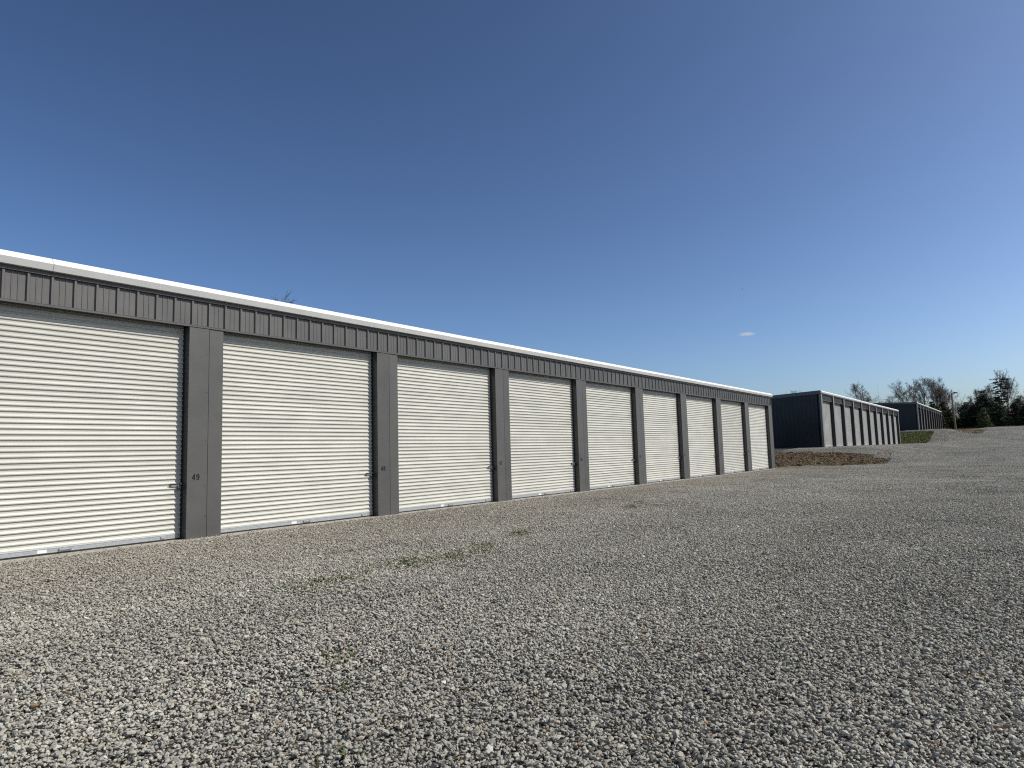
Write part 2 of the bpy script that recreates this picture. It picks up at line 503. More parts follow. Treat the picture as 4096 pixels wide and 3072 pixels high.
    so = MB(); so.extrude_x([(hy+.022, HT+.003), (hy+DOORD-.03, HT+.006), (hy+DOORD-.03, HT+.4)], x0, x1); so.build("soffit", M_JAMB, E)
    L = 6.23; xs = [x0-.05]
    first = 4.121-loc[0]
    a = first
    a += L*math.ceil((x0+.3-a)/L)
    while a < x1-.5: xs.append(a); a += L
    xs.append(x1+.06)
    for i, (a, c) in enumerate(zip(xs[:-1], xs[1:])):
        eave_piece(a+(.004 if i else 0), c-.003, True).build("eave_trim", [M_EAVE, pillar_m], E)
    # corner trims
    for xx in (x0, x1):
        c = MB(); sgn = -1 if xx == x0 else 1
        c.box(min(xx, xx+sgn*.034), max(xx, xx+sgn*.034), -.006 if not full_pillar else -.034, .12, 0.0, 4.008)
        c.build("corner_trim", pillar_m, E)
    # roof and hidden walls
    zb = TOP-.03+slope*depth
    rf = MB()
    rf.v = [(x0-.05, .30, TOP-.002), (x1+.06, .30, TOP-.002), (x1+.06, depth+.05, zb), (x0-.05, depth+.05, zb),
            (x0-.05, .30, TOP-.06), (x1+.06, .30, TOP-.06), (x1+.06, depth+.05, zb-.06), (x0-.05, depth+.05, zb-.06)]
    rf.f = [(0, 1, 2, 3), (7, 6, 5, 4), (0, 4, 5, 1), (1, 5, 6, 2), (2, 6, 7, 3), (3, 7, 4, 0)]; rf.m = [0]*6
    rf.build("roof", M_ROOF, E)
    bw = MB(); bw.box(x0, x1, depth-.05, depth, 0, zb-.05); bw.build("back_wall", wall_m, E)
    iw = MB(); iw.box(x0+.02, x1-.02, .36, .40, 0, 4.1); iw.build("inner_wall", M_BLACK, E)
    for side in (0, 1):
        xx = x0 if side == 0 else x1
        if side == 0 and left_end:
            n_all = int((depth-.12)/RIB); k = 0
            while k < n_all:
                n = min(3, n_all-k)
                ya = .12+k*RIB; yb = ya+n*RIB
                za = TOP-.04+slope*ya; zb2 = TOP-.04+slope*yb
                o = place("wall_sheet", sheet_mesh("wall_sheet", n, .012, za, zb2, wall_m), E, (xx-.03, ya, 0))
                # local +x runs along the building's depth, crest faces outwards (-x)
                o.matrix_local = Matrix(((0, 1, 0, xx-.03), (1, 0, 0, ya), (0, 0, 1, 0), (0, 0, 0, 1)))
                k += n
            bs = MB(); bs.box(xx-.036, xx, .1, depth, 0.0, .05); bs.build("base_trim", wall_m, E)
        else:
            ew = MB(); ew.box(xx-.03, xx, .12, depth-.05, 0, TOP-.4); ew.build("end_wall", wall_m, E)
        # rake trim following the roof slope
        rk = MB(); sg = -1 if side == 0 else 1
        xa, xb = sorted((xx+sg*.002, xx+sg*.062))
        n = 0
        ya, yb = -.0, depth+.06
        rk.v = [(xa, ya, TOP-.245), (xb, ya, TOP-.245), (xb, yb, TOP-.245+slope*yb), (xa, yb, TOP-.245+slope*yb),
                (xa, ya, TOP+.012), (xb, ya, TOP+.012), (xb, yb, TOP+.012+slope*yb), (xa, yb, TOP+.012+slope*yb)]
        rk.f = [(0, 3, 2, 1), (4, 5, 6, 7), (0, 1, 5, 4), (1, 2, 6, 5), (2, 3, 7, 6), (3, 0, 4, 7)]; rk.m = [0]*6
        rk.build("rake_trim", rake_m or M_RAKE, E)
    if light:
        lp = MB(); lp.box(x1+.035, x1+.075, .12, .42, 3.10, 3.40, 0)
        lp.v += [(x1+.07, .10, 3.40), (x1+.07, .44, 3.40), (x1+.36, .12, 3.26), (x1+.36, .42, 3.26), (x1+.07, .10, 3.18), (x1+.07, .44, 3.18), (x1+.34, .14, 3.20), (x1+.34, .40, 3.20)]
        n = 8
        for q in ((0, 2, 3, 1), (4, 5, 7, 6), (0, 4, 6, 2), (1, 3, 7, 5), (2, 6, 7, 3), (0, 1, 5, 4)):
            lp.f.append(tuple(n+i for i in q)); lp.m.append(1)
        lp.build("wall_light", [M_LAMPH, M_LENS], E)
    return E

NB1 = 11
XF = 6.24-3*BAY                                     # three more pillars to the left of the one lettered 49
nums = [None]*2 + ["50", "49", "48", "47", "46", "45", "44", "43", "42", None]
nums[2] = None
storage("storage_building", "nearest grey storage building with numbered pillars and bright white roll-up doors",
        (0, 0, 0), XF, NB1, M_WHITE, slat_doors=(2, 3, 4, 5, 6, 7), numbers=nums, left_end=False, slope=-.042)
storage("storage_building", "middle storage building with shade-darkened end wall and light grey roll-up doors, beyond the dirt bank",
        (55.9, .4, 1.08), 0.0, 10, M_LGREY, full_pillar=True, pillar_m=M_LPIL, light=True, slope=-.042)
storage("storage_building", "farthest storage building with dark roll-up doors, highest on the hill by the trees",
        (121.5, .4, 3.05), 0.0, 10, M_DKDOOR, full_pillar=True, pillar_m=M_LPIL, light=True, slope=.044)

# ------------------------------------------------------------------ gravel: tiles of real stones
def stone_material():
    m = bpy.data.materials.new("crushed_stone"); m.use_nodes = True
    t = m.node_tree; N = t.nodes.new; Lk = t.links.new
    b = t.nodes["Principled BSDF"]; b.inputs["Roughness"].default_value = .85
    b.inputs["Specular IOR Level"].default_value = .3
    at = N("ShaderNodeAttribute"); at.attribute_name = "tint"
    g = N("ShaderNodeNewGeometry"); P = g.outputs["Position"]
    n1 = N("ShaderNodeTexNoise"); n1.inputs["Scale"].default_value = 140; n1.inputs["Detail"].default_value = 2; Lk(P, n1.inputs[0])
    r1 = N("ShaderNodeMapRange"); r1.inputs[1].default_value = .3; r1.inputs[2].default_value = .7; r1.inputs[3].default_value = .80; r1.inputs[4].default_value = 1.16
    Lk(n1.outputs[0], r1.inputs[0])
    mpp = N("ShaderNodeMapping"); mpp.inputs["Scale"].default_value = (.35, 1.0, 1.0); Lk(P, mpp.inputs[0])
    n2 = N("ShaderNodeTexNoise"); n2.inputs["Scale"].default_value = .55; n2.inputs["Detail"].default_value = 5; Lk(mpp.outputs[0], n2.inputs[0])
    r2_ = N("ShaderNodeMapRange"); r2_.inputs[1].default_value = .32; r2_.inputs[2].default_value = .68; r2_.inputs[3].default_value = .91; r2_.inputs[4].default_value = 1.10
    Lk(n2.outputs[0], r2_.inputs[0])
    n4 = N("ShaderNodeTexNoise"); n4.inputs["Scale"].default_value = .16; n4.inputs["Detail"].default_value = 4; n4.inputs["Roughness"].default_value = .6; Lk(mpp.outputs[0], n4.inputs[0])
    r4 = N("ShaderNodeMapRange"); r4.inputs[1].default_value = .35; r4.inputs[2].default_value = .65; r4.inputs[3].default_value = .86; r4.inputs[4].default_value = 1.12
    Lk(n4.outputs[0], r4.inputs[0])
    m4 = N("ShaderNodeMath"); m4.operation = 'MULTIPLY'; Lk(r2_.outputs[0], m4.inputs[0]); Lk(r4.outputs[0], m4.inputs[1])
    mu = N("ShaderNodeMath"); mu.operation = 'MULTIPLY'; Lk(r1.outputs[0], mu.inputs[0]); Lk(m4.outputs[0], mu.inputs[1])
    sc = N("ShaderNodeVectorMath"); sc.operation = 'SCALE'; Lk(at.outputs["Color"], sc.inputs[0]); Lk(mu.outputs[0], sc.inputs["Scale"])
    # brownish fines settle on the strip along the building
    sp = N("ShaderNodeSeparateXYZ"); Lk(P, sp.inputs[0])
    mr = N("ShaderNodeMapRange"); mr.inputs[1].default_value = -3.4; mr.inputs[2].default_value = -.6; mr.inputs[3].default_value = 0; mr.inputs[4].default_value = .42
    n3 = N("ShaderNodeTexNoise"); n3.inputs["Scale"].default_value = .9; n3.inputs["Detail"].default_value = 4; Lk(P, n3.inputs[0])
    ad = N("ShaderNodeMath"); ad.operation = 'MULTIPLY_ADD'; Lk(n3.outputs[0], ad.inputs[0]); ad.inputs[1].default_value = 2.0; Lk(sp.outputs[1], ad.inputs[2])
    Lk(ad.outputs[0], mr.inputs[0])
    mx = N("ShaderNodeMix"); mx.data_type = 'RGBA'; Lk(mr.outputs[0], mx.inputs[0]); Lk(sc.outputs[0], mx.inputs[6]); mx.inputs[7].default_value = (.34, .295, .235, 1)
    Lk(mx.outputs[2], b.inputs["Base Color"])
    return m
M_STONE = stone_material()

phi = (1+5**.5)/2
ICO = np.array([(-1, phi, 0), (1, phi, 0), (-1, -phi, 0), (1, -phi, 0), (0, -1, phi), (0, 1, phi), (0, -1, -phi), (0, 1, -phi), (phi, 0, -1), (phi, 0, 1), (-phi, 0, -1), (-phi, 0, 1)], float)
ICO /= np.linalg.norm(ICO[0])
ICOF = np.array([(0, 11, 5), (0, 5, 1), (0, 1, 7), (0, 7, 10), (0, 10, 11), (1, 5, 9), (5, 11, 4), (11, 10, 2), (10, 7, 6), (7, 1, 8), (3, 9, 4), (3, 4, 2), (3, 2, 6), (3, 6, 8), (3, 8, 9), (4, 9, 5), (2, 4, 11), (6, 2, 10), (8, 6, 7), (9, 8, 1)])
def rand_rot(g, n, tilt):
    a = g.uniform(0, 2*np.pi, n); tx = g.normal(0, tilt, n); ty = g.normal(0, tilt, n)
    ca_, sa = np.cos(a), np.sin(a); cx, sx = np.cos(tx), np.sin(tx); cy, sy = np.cos(ty), np.sin(ty)
    Rz = np.zeros((n, 3, 3)); Rz[:, 0, 0] = ca_; Rz[:, 0, 1] = -sa; Rz[:, 1, 0] = sa; Rz[:, 1, 1] = ca_; Rz[:, 2, 2] = 1
    Rx = np.zeros((n, 3, 3)); Rx[:, 0, 0] = 1; Rx[:, 1, 1] = cx; Rx[:, 1, 2] = -sx; Rx[:, 2, 1] = sx; Rx[:, 2, 2] = cx
    Ry = np.zeros((n, 3, 3)); Ry[:, 1, 1] = 1; Ry[:, 0, 0] = cy; Ry[:, 0, 2] = sy; Ry[:, 2, 0] = -sy; Ry[:, 2, 2] = cy
    return Rz @ Rx @ Ry
def stones(g, P, size, tilt=.5):
    n = len(P)
    base = ICO[None]*(1+g.uniform(-.34, .30, (n, 12, 1)))
    # chop: clamp a random side so that facets are flat and angular
    nrm = g.normal(0, 1, (n, 1, 3)); nrm /= np.linalg.norm(nrm, axis=2, keepdims=True)
    dd = (base*nrm).sum(2, keepdims=True); base = base - nrm*np.maximum(dd-.45, 0)
    sc = np.stack([g.uniform(.85, 1.45, n), g.uniform(.62, 1.0, n), g.uniform(.42, .78, n)], 1)[:, None]
    base = base*sc*(size[:, None, None]*.5)
    base = np.einsum('nij,nkj->nki', rand_rot(g, n, tilt), base)
    Vs = base + P[:, None]
    Fs = ICOF[None] + 12*np.arange(n)[:, None, None]
    return Vs.reshape(-1, 3), Fs.reshape(-1, 3)
def stone_tints(g, n):
    v = np.clip(g.normal(.398, .058, n), .20, .58)
    c = np.stack([v*1.0, v*.955, v*.80], 1)
    k = g.random(n)
    warm = k < .16; c[warm] = v[warm, None]*np.array([1.04, .95, .80])
    cool = (k > .2) & (k < .36); c[cool] = v[cool, None]*np.array([.98, .95, .84])
    br = (k > .40) & (k < .412); c[br] = np.array([.30, .205, .125])*g.uniform(.6, 1.3, (br.sum(), 1))
    pk = (k > .43) & (k < .455); c[pk] = np.array([.40, .325, .25])*g.uniform(.8, 1.25, (pk.sum(), 1))
    wh = (k > .993); c[wh] = np.array([.68, .66, .60])*g.uniform(.85, 1.1, (wh.sum(), 1))
    dk = (k > .46) & (k < .52); c[dk] *= .5
    return np.clip(c, .01, .85)
TILE = 1.0
def make_tile(seed):
    g = np.random.default_rng(seed)
    n = 51
    gx, gy = np.meshgrid((np.arange(n)+.5)/n, (np.arange(n)+.5)/n)
    P = np.stack([gx.ravel(), gy.ravel(), np.zeros(n*n)], 1)
    P[:, :2] += g.uniform(-.55, .55, (n*n, 2))/n
    P[:, 2] = g.uniform(-.031, .006, n*n)
    size = np.clip(g.lognormal(math.log(.0212), .26, n*n), .011, .044)
    k = 700
    P2 = np.stack([g.random(k), g.random(k), g.uniform(.004, .016, k)], 1)
    s2 = np.clip(g.lognormal(math.log(.0220), .30, k), .011, .052)
    P = np.concatenate([P, P2]); size = np.concatenate([size, s2])
    P[:, :2] -= .5
    Vs, Fs = stones(g, P, size, .34)
    me = fast_mesh("stone_tile", Vs, Fs, M_STONE)
    c = np.ones((len(P), 4), np.float32); c[:, :3] = stone_tints(g, len(P))
    a = me.color_attributes.new("tint", 'FLOAT_COLOR', 'POINT')
    a.data.foreach_set("color", np.repeat(c, 12, axis=0).ravel())
    return bpy.data.objects.new("stone_tile", me)
NVAR = 7
tiles = [make_tile(100+i) for i in range(NVAR)]

# tile centres on the gravelled ground around what the lens can see, with room to step aside
g = np.random.default_rng(3)
tx = np.arange(-4.5, 168, TILE); ty = np.arange(-34.5, 1.6, TILE)
TX, TY = np.meshgrid(tx, ty, indexing='ij'); TX = TX.ravel(); TY = TY.ravel()
rel = np.stack([TX-CAMP.x, TY-CAMP.y], 1)
fx = rel @ np.array([math.sin(yaw), math.cos(yaw)]); rx = rel @ np.array([math.cos(yaw), -math.sin(yaw)])
keep = (fx > -1.0) & (np.abs(rx) < .80*fx + 4.5)
keep &= ~((TX < 41.3) & (TY > -.5))
keep &= ~((TX > 55.3) & (TX < 99.5) & (TY > .2)) & ~((TX > 121) & (TY > .2))
keep &= (zone_dirt(TX, TY) < .5) & (zone_grass(TX, TY) < .5) & (zone_straw(TX, TY) < .6)
keep &= ~((TX > 101.5) & (TX < 117) & (TY > -1.5))
TX = TX[keep]; TY = TY[keep]
e = .5
Z0 = hgt(TX, TY)
dxz = (hgt(TX+e, TY)-hgt(TX-e, TY))/(2*e); dyz = (hgt(TX, TY+e)-hgt(TX, TY-e))/(2*e)
rots = np.zeros((len(TX), 3), np.float32)
for i in range(len(TX)):
    nn = Vector((-dxz[i], -dyz[i], 1)).normalized()
    q = Vector((0, 0, 1)).rotation_difference(nn).to_matrix() @ Matrix.Rotation(math.pi/2*int(g.integers(4)), 3, 'Z')
    rots[i] = q.to_euler('XYZ')
pts = bpy.data.meshes.new("gravel")
pts.vertices.add(len(TX)); pts.vertices.foreach_set("co", np.stack([TX, TY, Z0+.026], 1).astype(np.float32).ravel())
a = pts.attributes.new("rot", 'FLOAT_VECTOR', 'POINT'); a.data.foreach_set("vector", rots.ravel())
a = pts.attributes.new("pick", 'INT', 'POINT'); a.data.foreach_set("value", g.integers(0, NVAR, len(TX)).astype(np.int32))
pts.materials.append(M_STONE)
gravel = place("gravel", pts)
tag(gravel, "grey crushed stone spread over the yard and lane", "gravel", kind="stuff")
ng = bpy.data.node_groups.new("lay_stones", 'GeometryNodeTree')
ng.interface.new_socket("Geometry", in_out='INPUT', socket_type='NodeSocketGeometry')
ng.interface.new_socket("Geometry", in_out='OUTPUT', socket_type='NodeSocketGeometry')
gi = ng.nodes.new("NodeGroupInput"); go = ng.nodes.new("NodeGroupOutput")
iop = ng.nodes.new("GeometryNodeInstanceOnPoints")
g2i = ng.nodes.new("GeometryNodeGeometryToInstance")
for tl in reversed(tiles):
    oi = ng.nodes.new("GeometryNodeObjectInfo"); oi.inputs[0].default_value = tl; oi.transform_space = 'ORIGINAL'
    ng.links.new(oi.outputs["Geometry"], g2i.inputs[0])
na = ng.nodes.new("GeometryNodeInputNamedAttribute"); na.data_type = 'FLOAT_VECTOR'; na.inputs[0].default_value = "rot"
nb = ng.nodes.new("GeometryNodeInputNamedAttribute"); nb.data_type = 'INT'; nb.inputs[0].default_value = "pick"
e2r = ng.nodes.new("FunctionNodeEulerToRotation")
ng.links.new(gi.outputs[0], iop.inputs["Points"])
ng.links.new(g2i.outputs[0], iop.inputs["Instance"])
iop.inputs["Pick Instance"].default_value = True
ng.links.new(nb.outputs[0], iop.inputs["Instance Index"])
ng.links.new(na.outputs[0], e2r.inputs[0])
ng.links.new(e2r.outputs[0], iop.inputs["Rotation"])
ng.links.new(iop.outputs[0], go.inputs[0])
md = gravel.modifiers.new("lay_stones", 'NODES'); md.node_group = ng

# ------------------------------------------------------------------ low growth
def leaf_material(name, c0, c1, sc=3.0):
    m = bpy.data.materials.new(name); m.use_nodes = True
    t = m.node_tree; N = t.nodes.new
    b = t.nodes["Principled BSDF"]; b.inputs["Roughness"].default_value = .65; b.inputs["Specular IOR Level"].default_value = .25
    gg = N("ShaderNodeNewGeometry"); nz = N("ShaderNodeTexNoise"); nz.inputs["Scale"].default_value = sc; nz.inputs["Detail"].default_value = 4
    t.links.new(gg.outputs["Position"], nz.inputs[0])
    r = N("ShaderNodeValToRGB"); r.color_ramp.elements[0].position = .35; r.color_ramp.elements[1].position = .65
    r.color_ramp.elements[0].color = (*c0, 1); r.color_ramp.elements[1].color = (*c1, 1)
    t.links.new(nz.outputs[0], r.inputs[0]); t.links.new(r.outputs[0], b.inputs["Base Color"])
    return m
M_WEED = leaf_material("weed_leaves", (.055, .070, .018), (.14, .15, .05), 14)
M_GRASS = leaf_material("bank_grass", (.06, .078, .018), (.16, .17, .05), 1.5)
M_DRY = leaf_material("dry_grass", (.17, .12, .065), (.36, .28, .17), 1.0)
M_PINE = leaf_material("dark_pine_needles", (.018, .026, .014), (.060, .070, .032), 1.1)
M_PINE2 = leaf_material("olive_cedar_needles", (.028, .034, .012), (.080, .084, .030), 1.1)
M_PINE3 = leaf_material("young_pine_needles", (.05, .072, .026), (.115, .14, .055), 1.5)
M_CLOD = mat("dirt_clods", (.14, .098, .06), .95, var=.5, vscale=1.7)

def blades(g, P, hmin, hmax, wd, lean):
    n = len(P); h = g.uniform(hmin, hmax, n); a = g.uniform(0, 2*np.pi, n)
    d = np.stack([np.cos(a), np.sin(a), np.zeros(n)], 1); t = np.stack([-np.sin(a), np.cos(a), np.zeros(n)], 1)
    up = np.array([0, 0, 1.0])
    le = g.uniform(.1, lean, n)[:, None]
    v0 = P - t*wd/2; v1 = P + t*wd/2
    mid = P + up*(h*.6)[:, None] + d*(h[:, None]*le*.35)
    v2 = mid + t*wd*.45; v3 = mid - t*wd*.45
    v4 = P + up*h[:, None]*.95 + d*h[:, None]*le
    Vv = np.stack([v0, v1, v2, v3, v4], 1).reshape(-1, 3)
    k = 5*np.arange(n)[:, None]
    Ff = np.concatenate([k+np.array([[0, 1, 2]]), k+np.array([[0, 2, 3]]), k+np.array([[3, 2, 4]])], 0)
    return Vv, Ff
g = np.random.default_rng(21)
spots = [(4.70, -5.08, .34, .22, 110), (4.98, -4.84, .26, .20, 120), (5.35, -4.85, .28, .24, 170), (5.80, -4.68, .26, .18, 60), (6.62, -4.60, .34, .26, 170),
         (6.98, -4.40, .26, .24, 150), (7.42, -4.75, .26, .20, 130), (7.70, -4.50, .22, .16, 100), (8.18, -4.62, .34, .22, 140), (8.62, -4.32, .24, .16, 90),
         (9.9, -4.05, .25, .08, 90), (10.25, -3.85, .34, .12, 230), (3.42, -7.1, .2, .12, 22), (3.05, -7.55, .14, .08, 24),
         (15.4, -3.5, .4, .12, 140), (16.4, -3.3, .3, .1, 90), (12.5, -8.2, .3, .15, 60), (2.35, -8.35, .1, .06, 10)]
PP = []
for x, y, a, b_, n in spots:
    th = R(18); n = int(n*2.0)
    u = g.normal(0, .62, n)*a; v = g.normal(0, .75, n)*b_
    PP.append(np.stack([x+u*math.cos(th)-v*math.sin(th), y+u*math.sin(th)+v*math.cos(th)], 1))
PP = np.concatenate(PP)
P3 = np.concatenate([PP, (hgt(PP[:, 0], PP[:, 1])+.006)[:, None]], 1)
Vv, Ff = blades(g, P3, .030, .066, .011, 1.4)
o = place("weeds", fast_mesh("weeds", Vv, Ff, M_WEED))
tag(o, "low green weeds sprouting through the gravel in scattered patches", "weeds", kind="stuff")

def scatter(n, xr, yr, fn, thr):
    x = g.uniform(*xr, n); y = g.uniform(*yr, n); k = fn(x, y) > thr
    return np.stack([x[k], y[k]], 1)
q = scatter(26000, (101, 117), (-4, 9), zone_grass, .45)
P3 = np.concatenate([q, (hgt(q[:, 0], q[:, 1])-.01)[:, None]], 1)
Vv, Ff = blades(g, P3, .08, .24, .03, .9)
o = place("grass", fast_mesh("grass", Vv, Ff, M_GRASS))
tag(o, "green grass on the bank between the middle and farthest buildings", "grass", kind="stuff")
qa = scatter(26000, (164, 178), (-40, 14), zone_straw, .55)
qb = scatter(500, (46, 54), (-8, -2), zone_straw, .45); qc = scatter(5000, (110, 150), (-9, -3), zone_straw, .4)
q = np.concatenate([qa, qb, qc])
P3 = np.concatenate([q, (hgt(q[:, 0], q[:, 1])-.01)[:, None]], 1)
Vv, Ff = blades(g, P3, .10, .34, .035, .9)
o = place("dry_grass", fast_mesh("dry_grass", Vv, Ff, M_DRY))
tag(o, "tan dry grass along the foot of the trees and the lane edge", "grass", kind="stuff")
q = scatter(5200, (41.5, 51.5), (-7, 6), zone_dirt, .4)
P3 = np.concatenate([q, (hgt(q[:, 0], q[:, 1])-.005)[:, None]], 1)
Vv, Ff = blades(g, P3, .03, .10, .03, 1.5)
o = place("bank_growth", fast_mesh("bank_growth", Vv, Ff, leaf_material("sparse_bank_growth", (.10, .075, .035), (.19, .16, .07), .5)))
tag(o, "sparse dry growth on the bare dirt bank beside the nearest building", "growth", kind="stuff")
q = scatter(9000, (41, 54), (-7, 6), zone_dirt, .5)
P3 = np.concatenate([q, (hgt(q[:, 0], q[:, 1])+.01)[:, None]], 1)
Vs, Fs = stones(g, P3, np.clip(g.lognormal(math.log(.085), .45, len(q)), .04, .32), .6)
o = place("dirt_clods", fast_mesh("dirt_clods", Vs, Fs, M_CLOD))
tag(o, "brown clods and stones on the bare dirt bank beside the nearest building", "dirt", kind="stuff")
n = 1500
ex = g.uniform(-4, 41, n); ey = -np.abs(g.normal(0, .07, n)) + .03
ez = np.where(ey > -.05, .007, hgt(ex, ey)+.034)
Vs, Fs = stones(g, np.stack([ex, ey, ez], 1), np.clip(g.lognormal(math.log(.020), .3, n), .010, .04), .5)
me = fast_mesh("loose_stones", Vs, Fs, M_STONE)
c = np.ones((n, 4), np.float32); c[:, :3] = stone_tints(g, n)
aa = me.color_attributes.new("tint", 'FLOAT_COLOR', 'POINT'); aa.data.foreach_set("color", np.repeat(c, 12, axis=0).ravel())
o = place("loose_stones", me)
tag(o, "stray stones scattered along the concrete edge below the white doors", "gravel", kind="stuff")
# rougher pale rocks on the lane shoulder in front of the farthest building
q = scatter(7000, (103, 160), (-7.5, .2), lambda x, y: ((sm(-6.8, -5.0, y)*(1-sm(-1.0, .0, y))) * (zone_grass(x, y) < .4)), .5)
P3 = np.concatenate([q, (hgt(q[:, 0], q[:, 1])+.02)[:, None]], 1)
Vs, Fs = stones(g, P3, np.clip(g.lognormal(math.log(.10), .35, len(q)), .05, .28), .5)
me = fast_mesh("shoulder_rocks", Vs, Fs, M_STONE)
c = np.ones((len(q), 4), np.float32); c[:, :3] = stone_tints(g, len(q))*1.05
aa = me.color_attributes.new("tint", 'FLOAT_COLOR', 'POINT'); aa.data.foreach_set("color", np.repeat(c, 12, axis=0).ravel())
o = place("shoulder_rocks", me)
tag(o, "rough grey rocks on the slope in front of the farthest building", "rocks", kind="stuff")

# ------------------------------------------------------------------ trees
class Tubes:
    def __init__(s): s.V = []; s.F = []; s.n = 0
    def add(s, pts, rad, sides):
        k = len(pts); ring = []
        for i in range(k):
            d = (pts[min(i+1, k-1)]-pts[max(i-1, 0)]); d = d/ (np.linalg.norm(d)+1e-9)
            a = np.cross(d, [.3, .5, .81]); a /= np.linalg.norm(a)+1e-9; b = np.cross(d, a)
            th = 2*np.pi*np.arange(sides)/sides
            ring.append(pts[i] + rad[i]*(np.cos(th)[:, None]*a + np.sin(th)[:, None]*b))
        s.V.append(np.concatenate(ring))
        for i in range(k-1):
            for j in range(sides):
                jj = (j+1) % sides
                s.F.append((s.n+i*sides+j, s.n+i*sides+jj, s.n+(i+1)*sides+jj, s.n+(i+1)*sides+j))
        s.n += k*sides
    def mesh(s, name, m):
        return fast_mesh(name, np.concatenate(s.V), np.array(s.F), m)

def bare_tree_meshes(seed, H, spread=1.0, dens=1.0):
    g = np.random.default_rng(seed); trunk = Tubes(); crown = Tubes()
    NCH = [9, 7, 6, int(6*dens)]
    def grow(lv, p, d, L, r):
        seg = [6, 5, 4, 3, 2][lv]; pts = [p]; rad = [r]
        for i in range(seg):
            d = d + g.normal(0, [.05, .13, .18, .22, .25][lv], 3) + np.array([0, 0, [.05, .16, .12, .06, .03][lv]])
            d = d/np.linalg.norm(d); p = p + d*L/seg
            pts.append(p); rad.append(max(.014, r*(1-.75*(i+1)/seg)))
        (trunk if lv == 0 else crown).add(np.array(pts), rad, [7, 5, 4, 3, 3][lv])
        if lv >= 4: return
        n = NCH[lv]
        for k in range(n):
            f = (.34 if lv == 0 else .25) + (.99-(.34 if lv == 0 else .25))*(k+g.random()*.8)/n
            f = min(f, .99); i = int(f*seg); q = pts[i] + (pts[i+1]-pts[i])*(f*seg-i)
            dd = pts[i+1]-pts[i]; dd = dd/np.linalg.norm(dd)
            a = g.normal(0, 1, 3); a -= dd*a.dot(dd); a /= np.linalg.norm(a)+1e-9
            ang = g.uniform(.38, .80)*(spread if lv < 2 else 1)
            nd = dd*math.cos(ang)+a*math.sin(ang)
            Lk = L*g.uniform(.45, .75)*(1.15-.45*f if lv == 0 else 1.05-.4*f)
            grow(lv+1, q, nd, Lk, max(.017, rad[i]*g.uniform(.48, .70)))
    grow(0, np.zeros(3), np.array([0, 0, 1.0]), H*.78, H*.021)
    zmax = max(v[:, 2].max() for v in crown.V); s = H/zmax
    for T in (trunk, crown):
        T.V = [v*s for v in T.V]
    return trunk.mesh("trunk", M_BARK), crown.mesh("crown", M_TWIG)

def pine_meshes(seed, H, width, start, nm, tiers=None, dens=1.0, flat=.5):
    g = np.random.default_rng(seed); tr = Tubes(); br = []; CV = []
    zs = np.linspace(0, H, 7); bend = np.cumsum(g.normal(0, .05, (7, 2)), 0)
    pts = np.stack([bend[:, 0], bend[:, 1], zs], 1)
    tr.add(pts, [H*.014*(1-.85*z/H)+.02 for z in zs], 7)
    z = H*start
    while z < H*.985:
        f = (z/H-start)/(1-start)
        prof = (1-f)**.75 if tiers is None else tiers(f)
        nb_ = g.integers(5, 8)
        for k in range(nb_):
            Lb = width*.5*prof*g.uniform(.65, 1.15)+.18
            a = g.uniform(0, 2*np.pi); up_ = g.uniform(-.05, .35)*(1-.2*f)
            d = np.array([math.cos(a), math.sin(a), up_])
            p0 = np.array([np.interp(z, zs, pts[:, 0]), np.interp(z, zs, pts[:, 1]), z])
            bp = np.array([p0 + d*Lb*t + np.array([0, 0, -.10*Lb*t*t]) for t in (0, .5, 1)])
            tr.add(bp, [.035, .022, .01], 3)
            m = int(max(4, Lb*9*dens))
            tt = g.uniform(.22, 1.04, m)
            c = p0 + d*Lb*tt[:, None] + np.stack([np.zeros(m), np.zeros(m), -.10*Lb*tt*tt], 1)
            c += g.normal(0, 1, (m, 3))*np.array([.16, .16, .10*flat*2])
            CV.append(c)
        z += g.uniform(.28, .5)*(1 if tiers is None else 1.5)
    C = np.concatenate(CV); per = 7
    n = len(C)*per
    base = np.repeat(C, per, 0) + g.normal(0, .07, (n, 3))
    d = g.normal(0, 1, (n, 3)); d[:, 2] = d[:, 2]*.7+.25; d /= np.linalg.norm(d, axis=1, keepdims=True)
    s = np.cross(d, g.normal(0, 1, (n, 3))); s /= np.linalg.norm(s, axis=1, keepdims=True)+1e-9
    L = g.uniform(.14, .34, n)[:, None]; wv = g.uniform(.03, .065, n)[:, None]
    Vn = np.stack([base-s*wv, base+s*wv, base+d*L], 1).reshape(-1, 3)
    Fn = np.arange(3*n).reshape(n, 3)
    return tr.mesh("trunk", M_BARK), fast_mesh("crown", Vn, Fn, nm)

def tree(name, meshes, loc, rz, sc, label, group, lean=0):
    E = empty(name, loc, label, "tree", group)
    E.rotation_euler = (lean, 0, rz); E.scale = sc if isinstance(sc, tuple) else (sc, sc, sc)
    place("trunk", meshes[0], E); place("crown", meshes[1], E)
    return E
def gz1(x, y): return float(hgt(np.array([x]), np.array([y]))[0])-.05

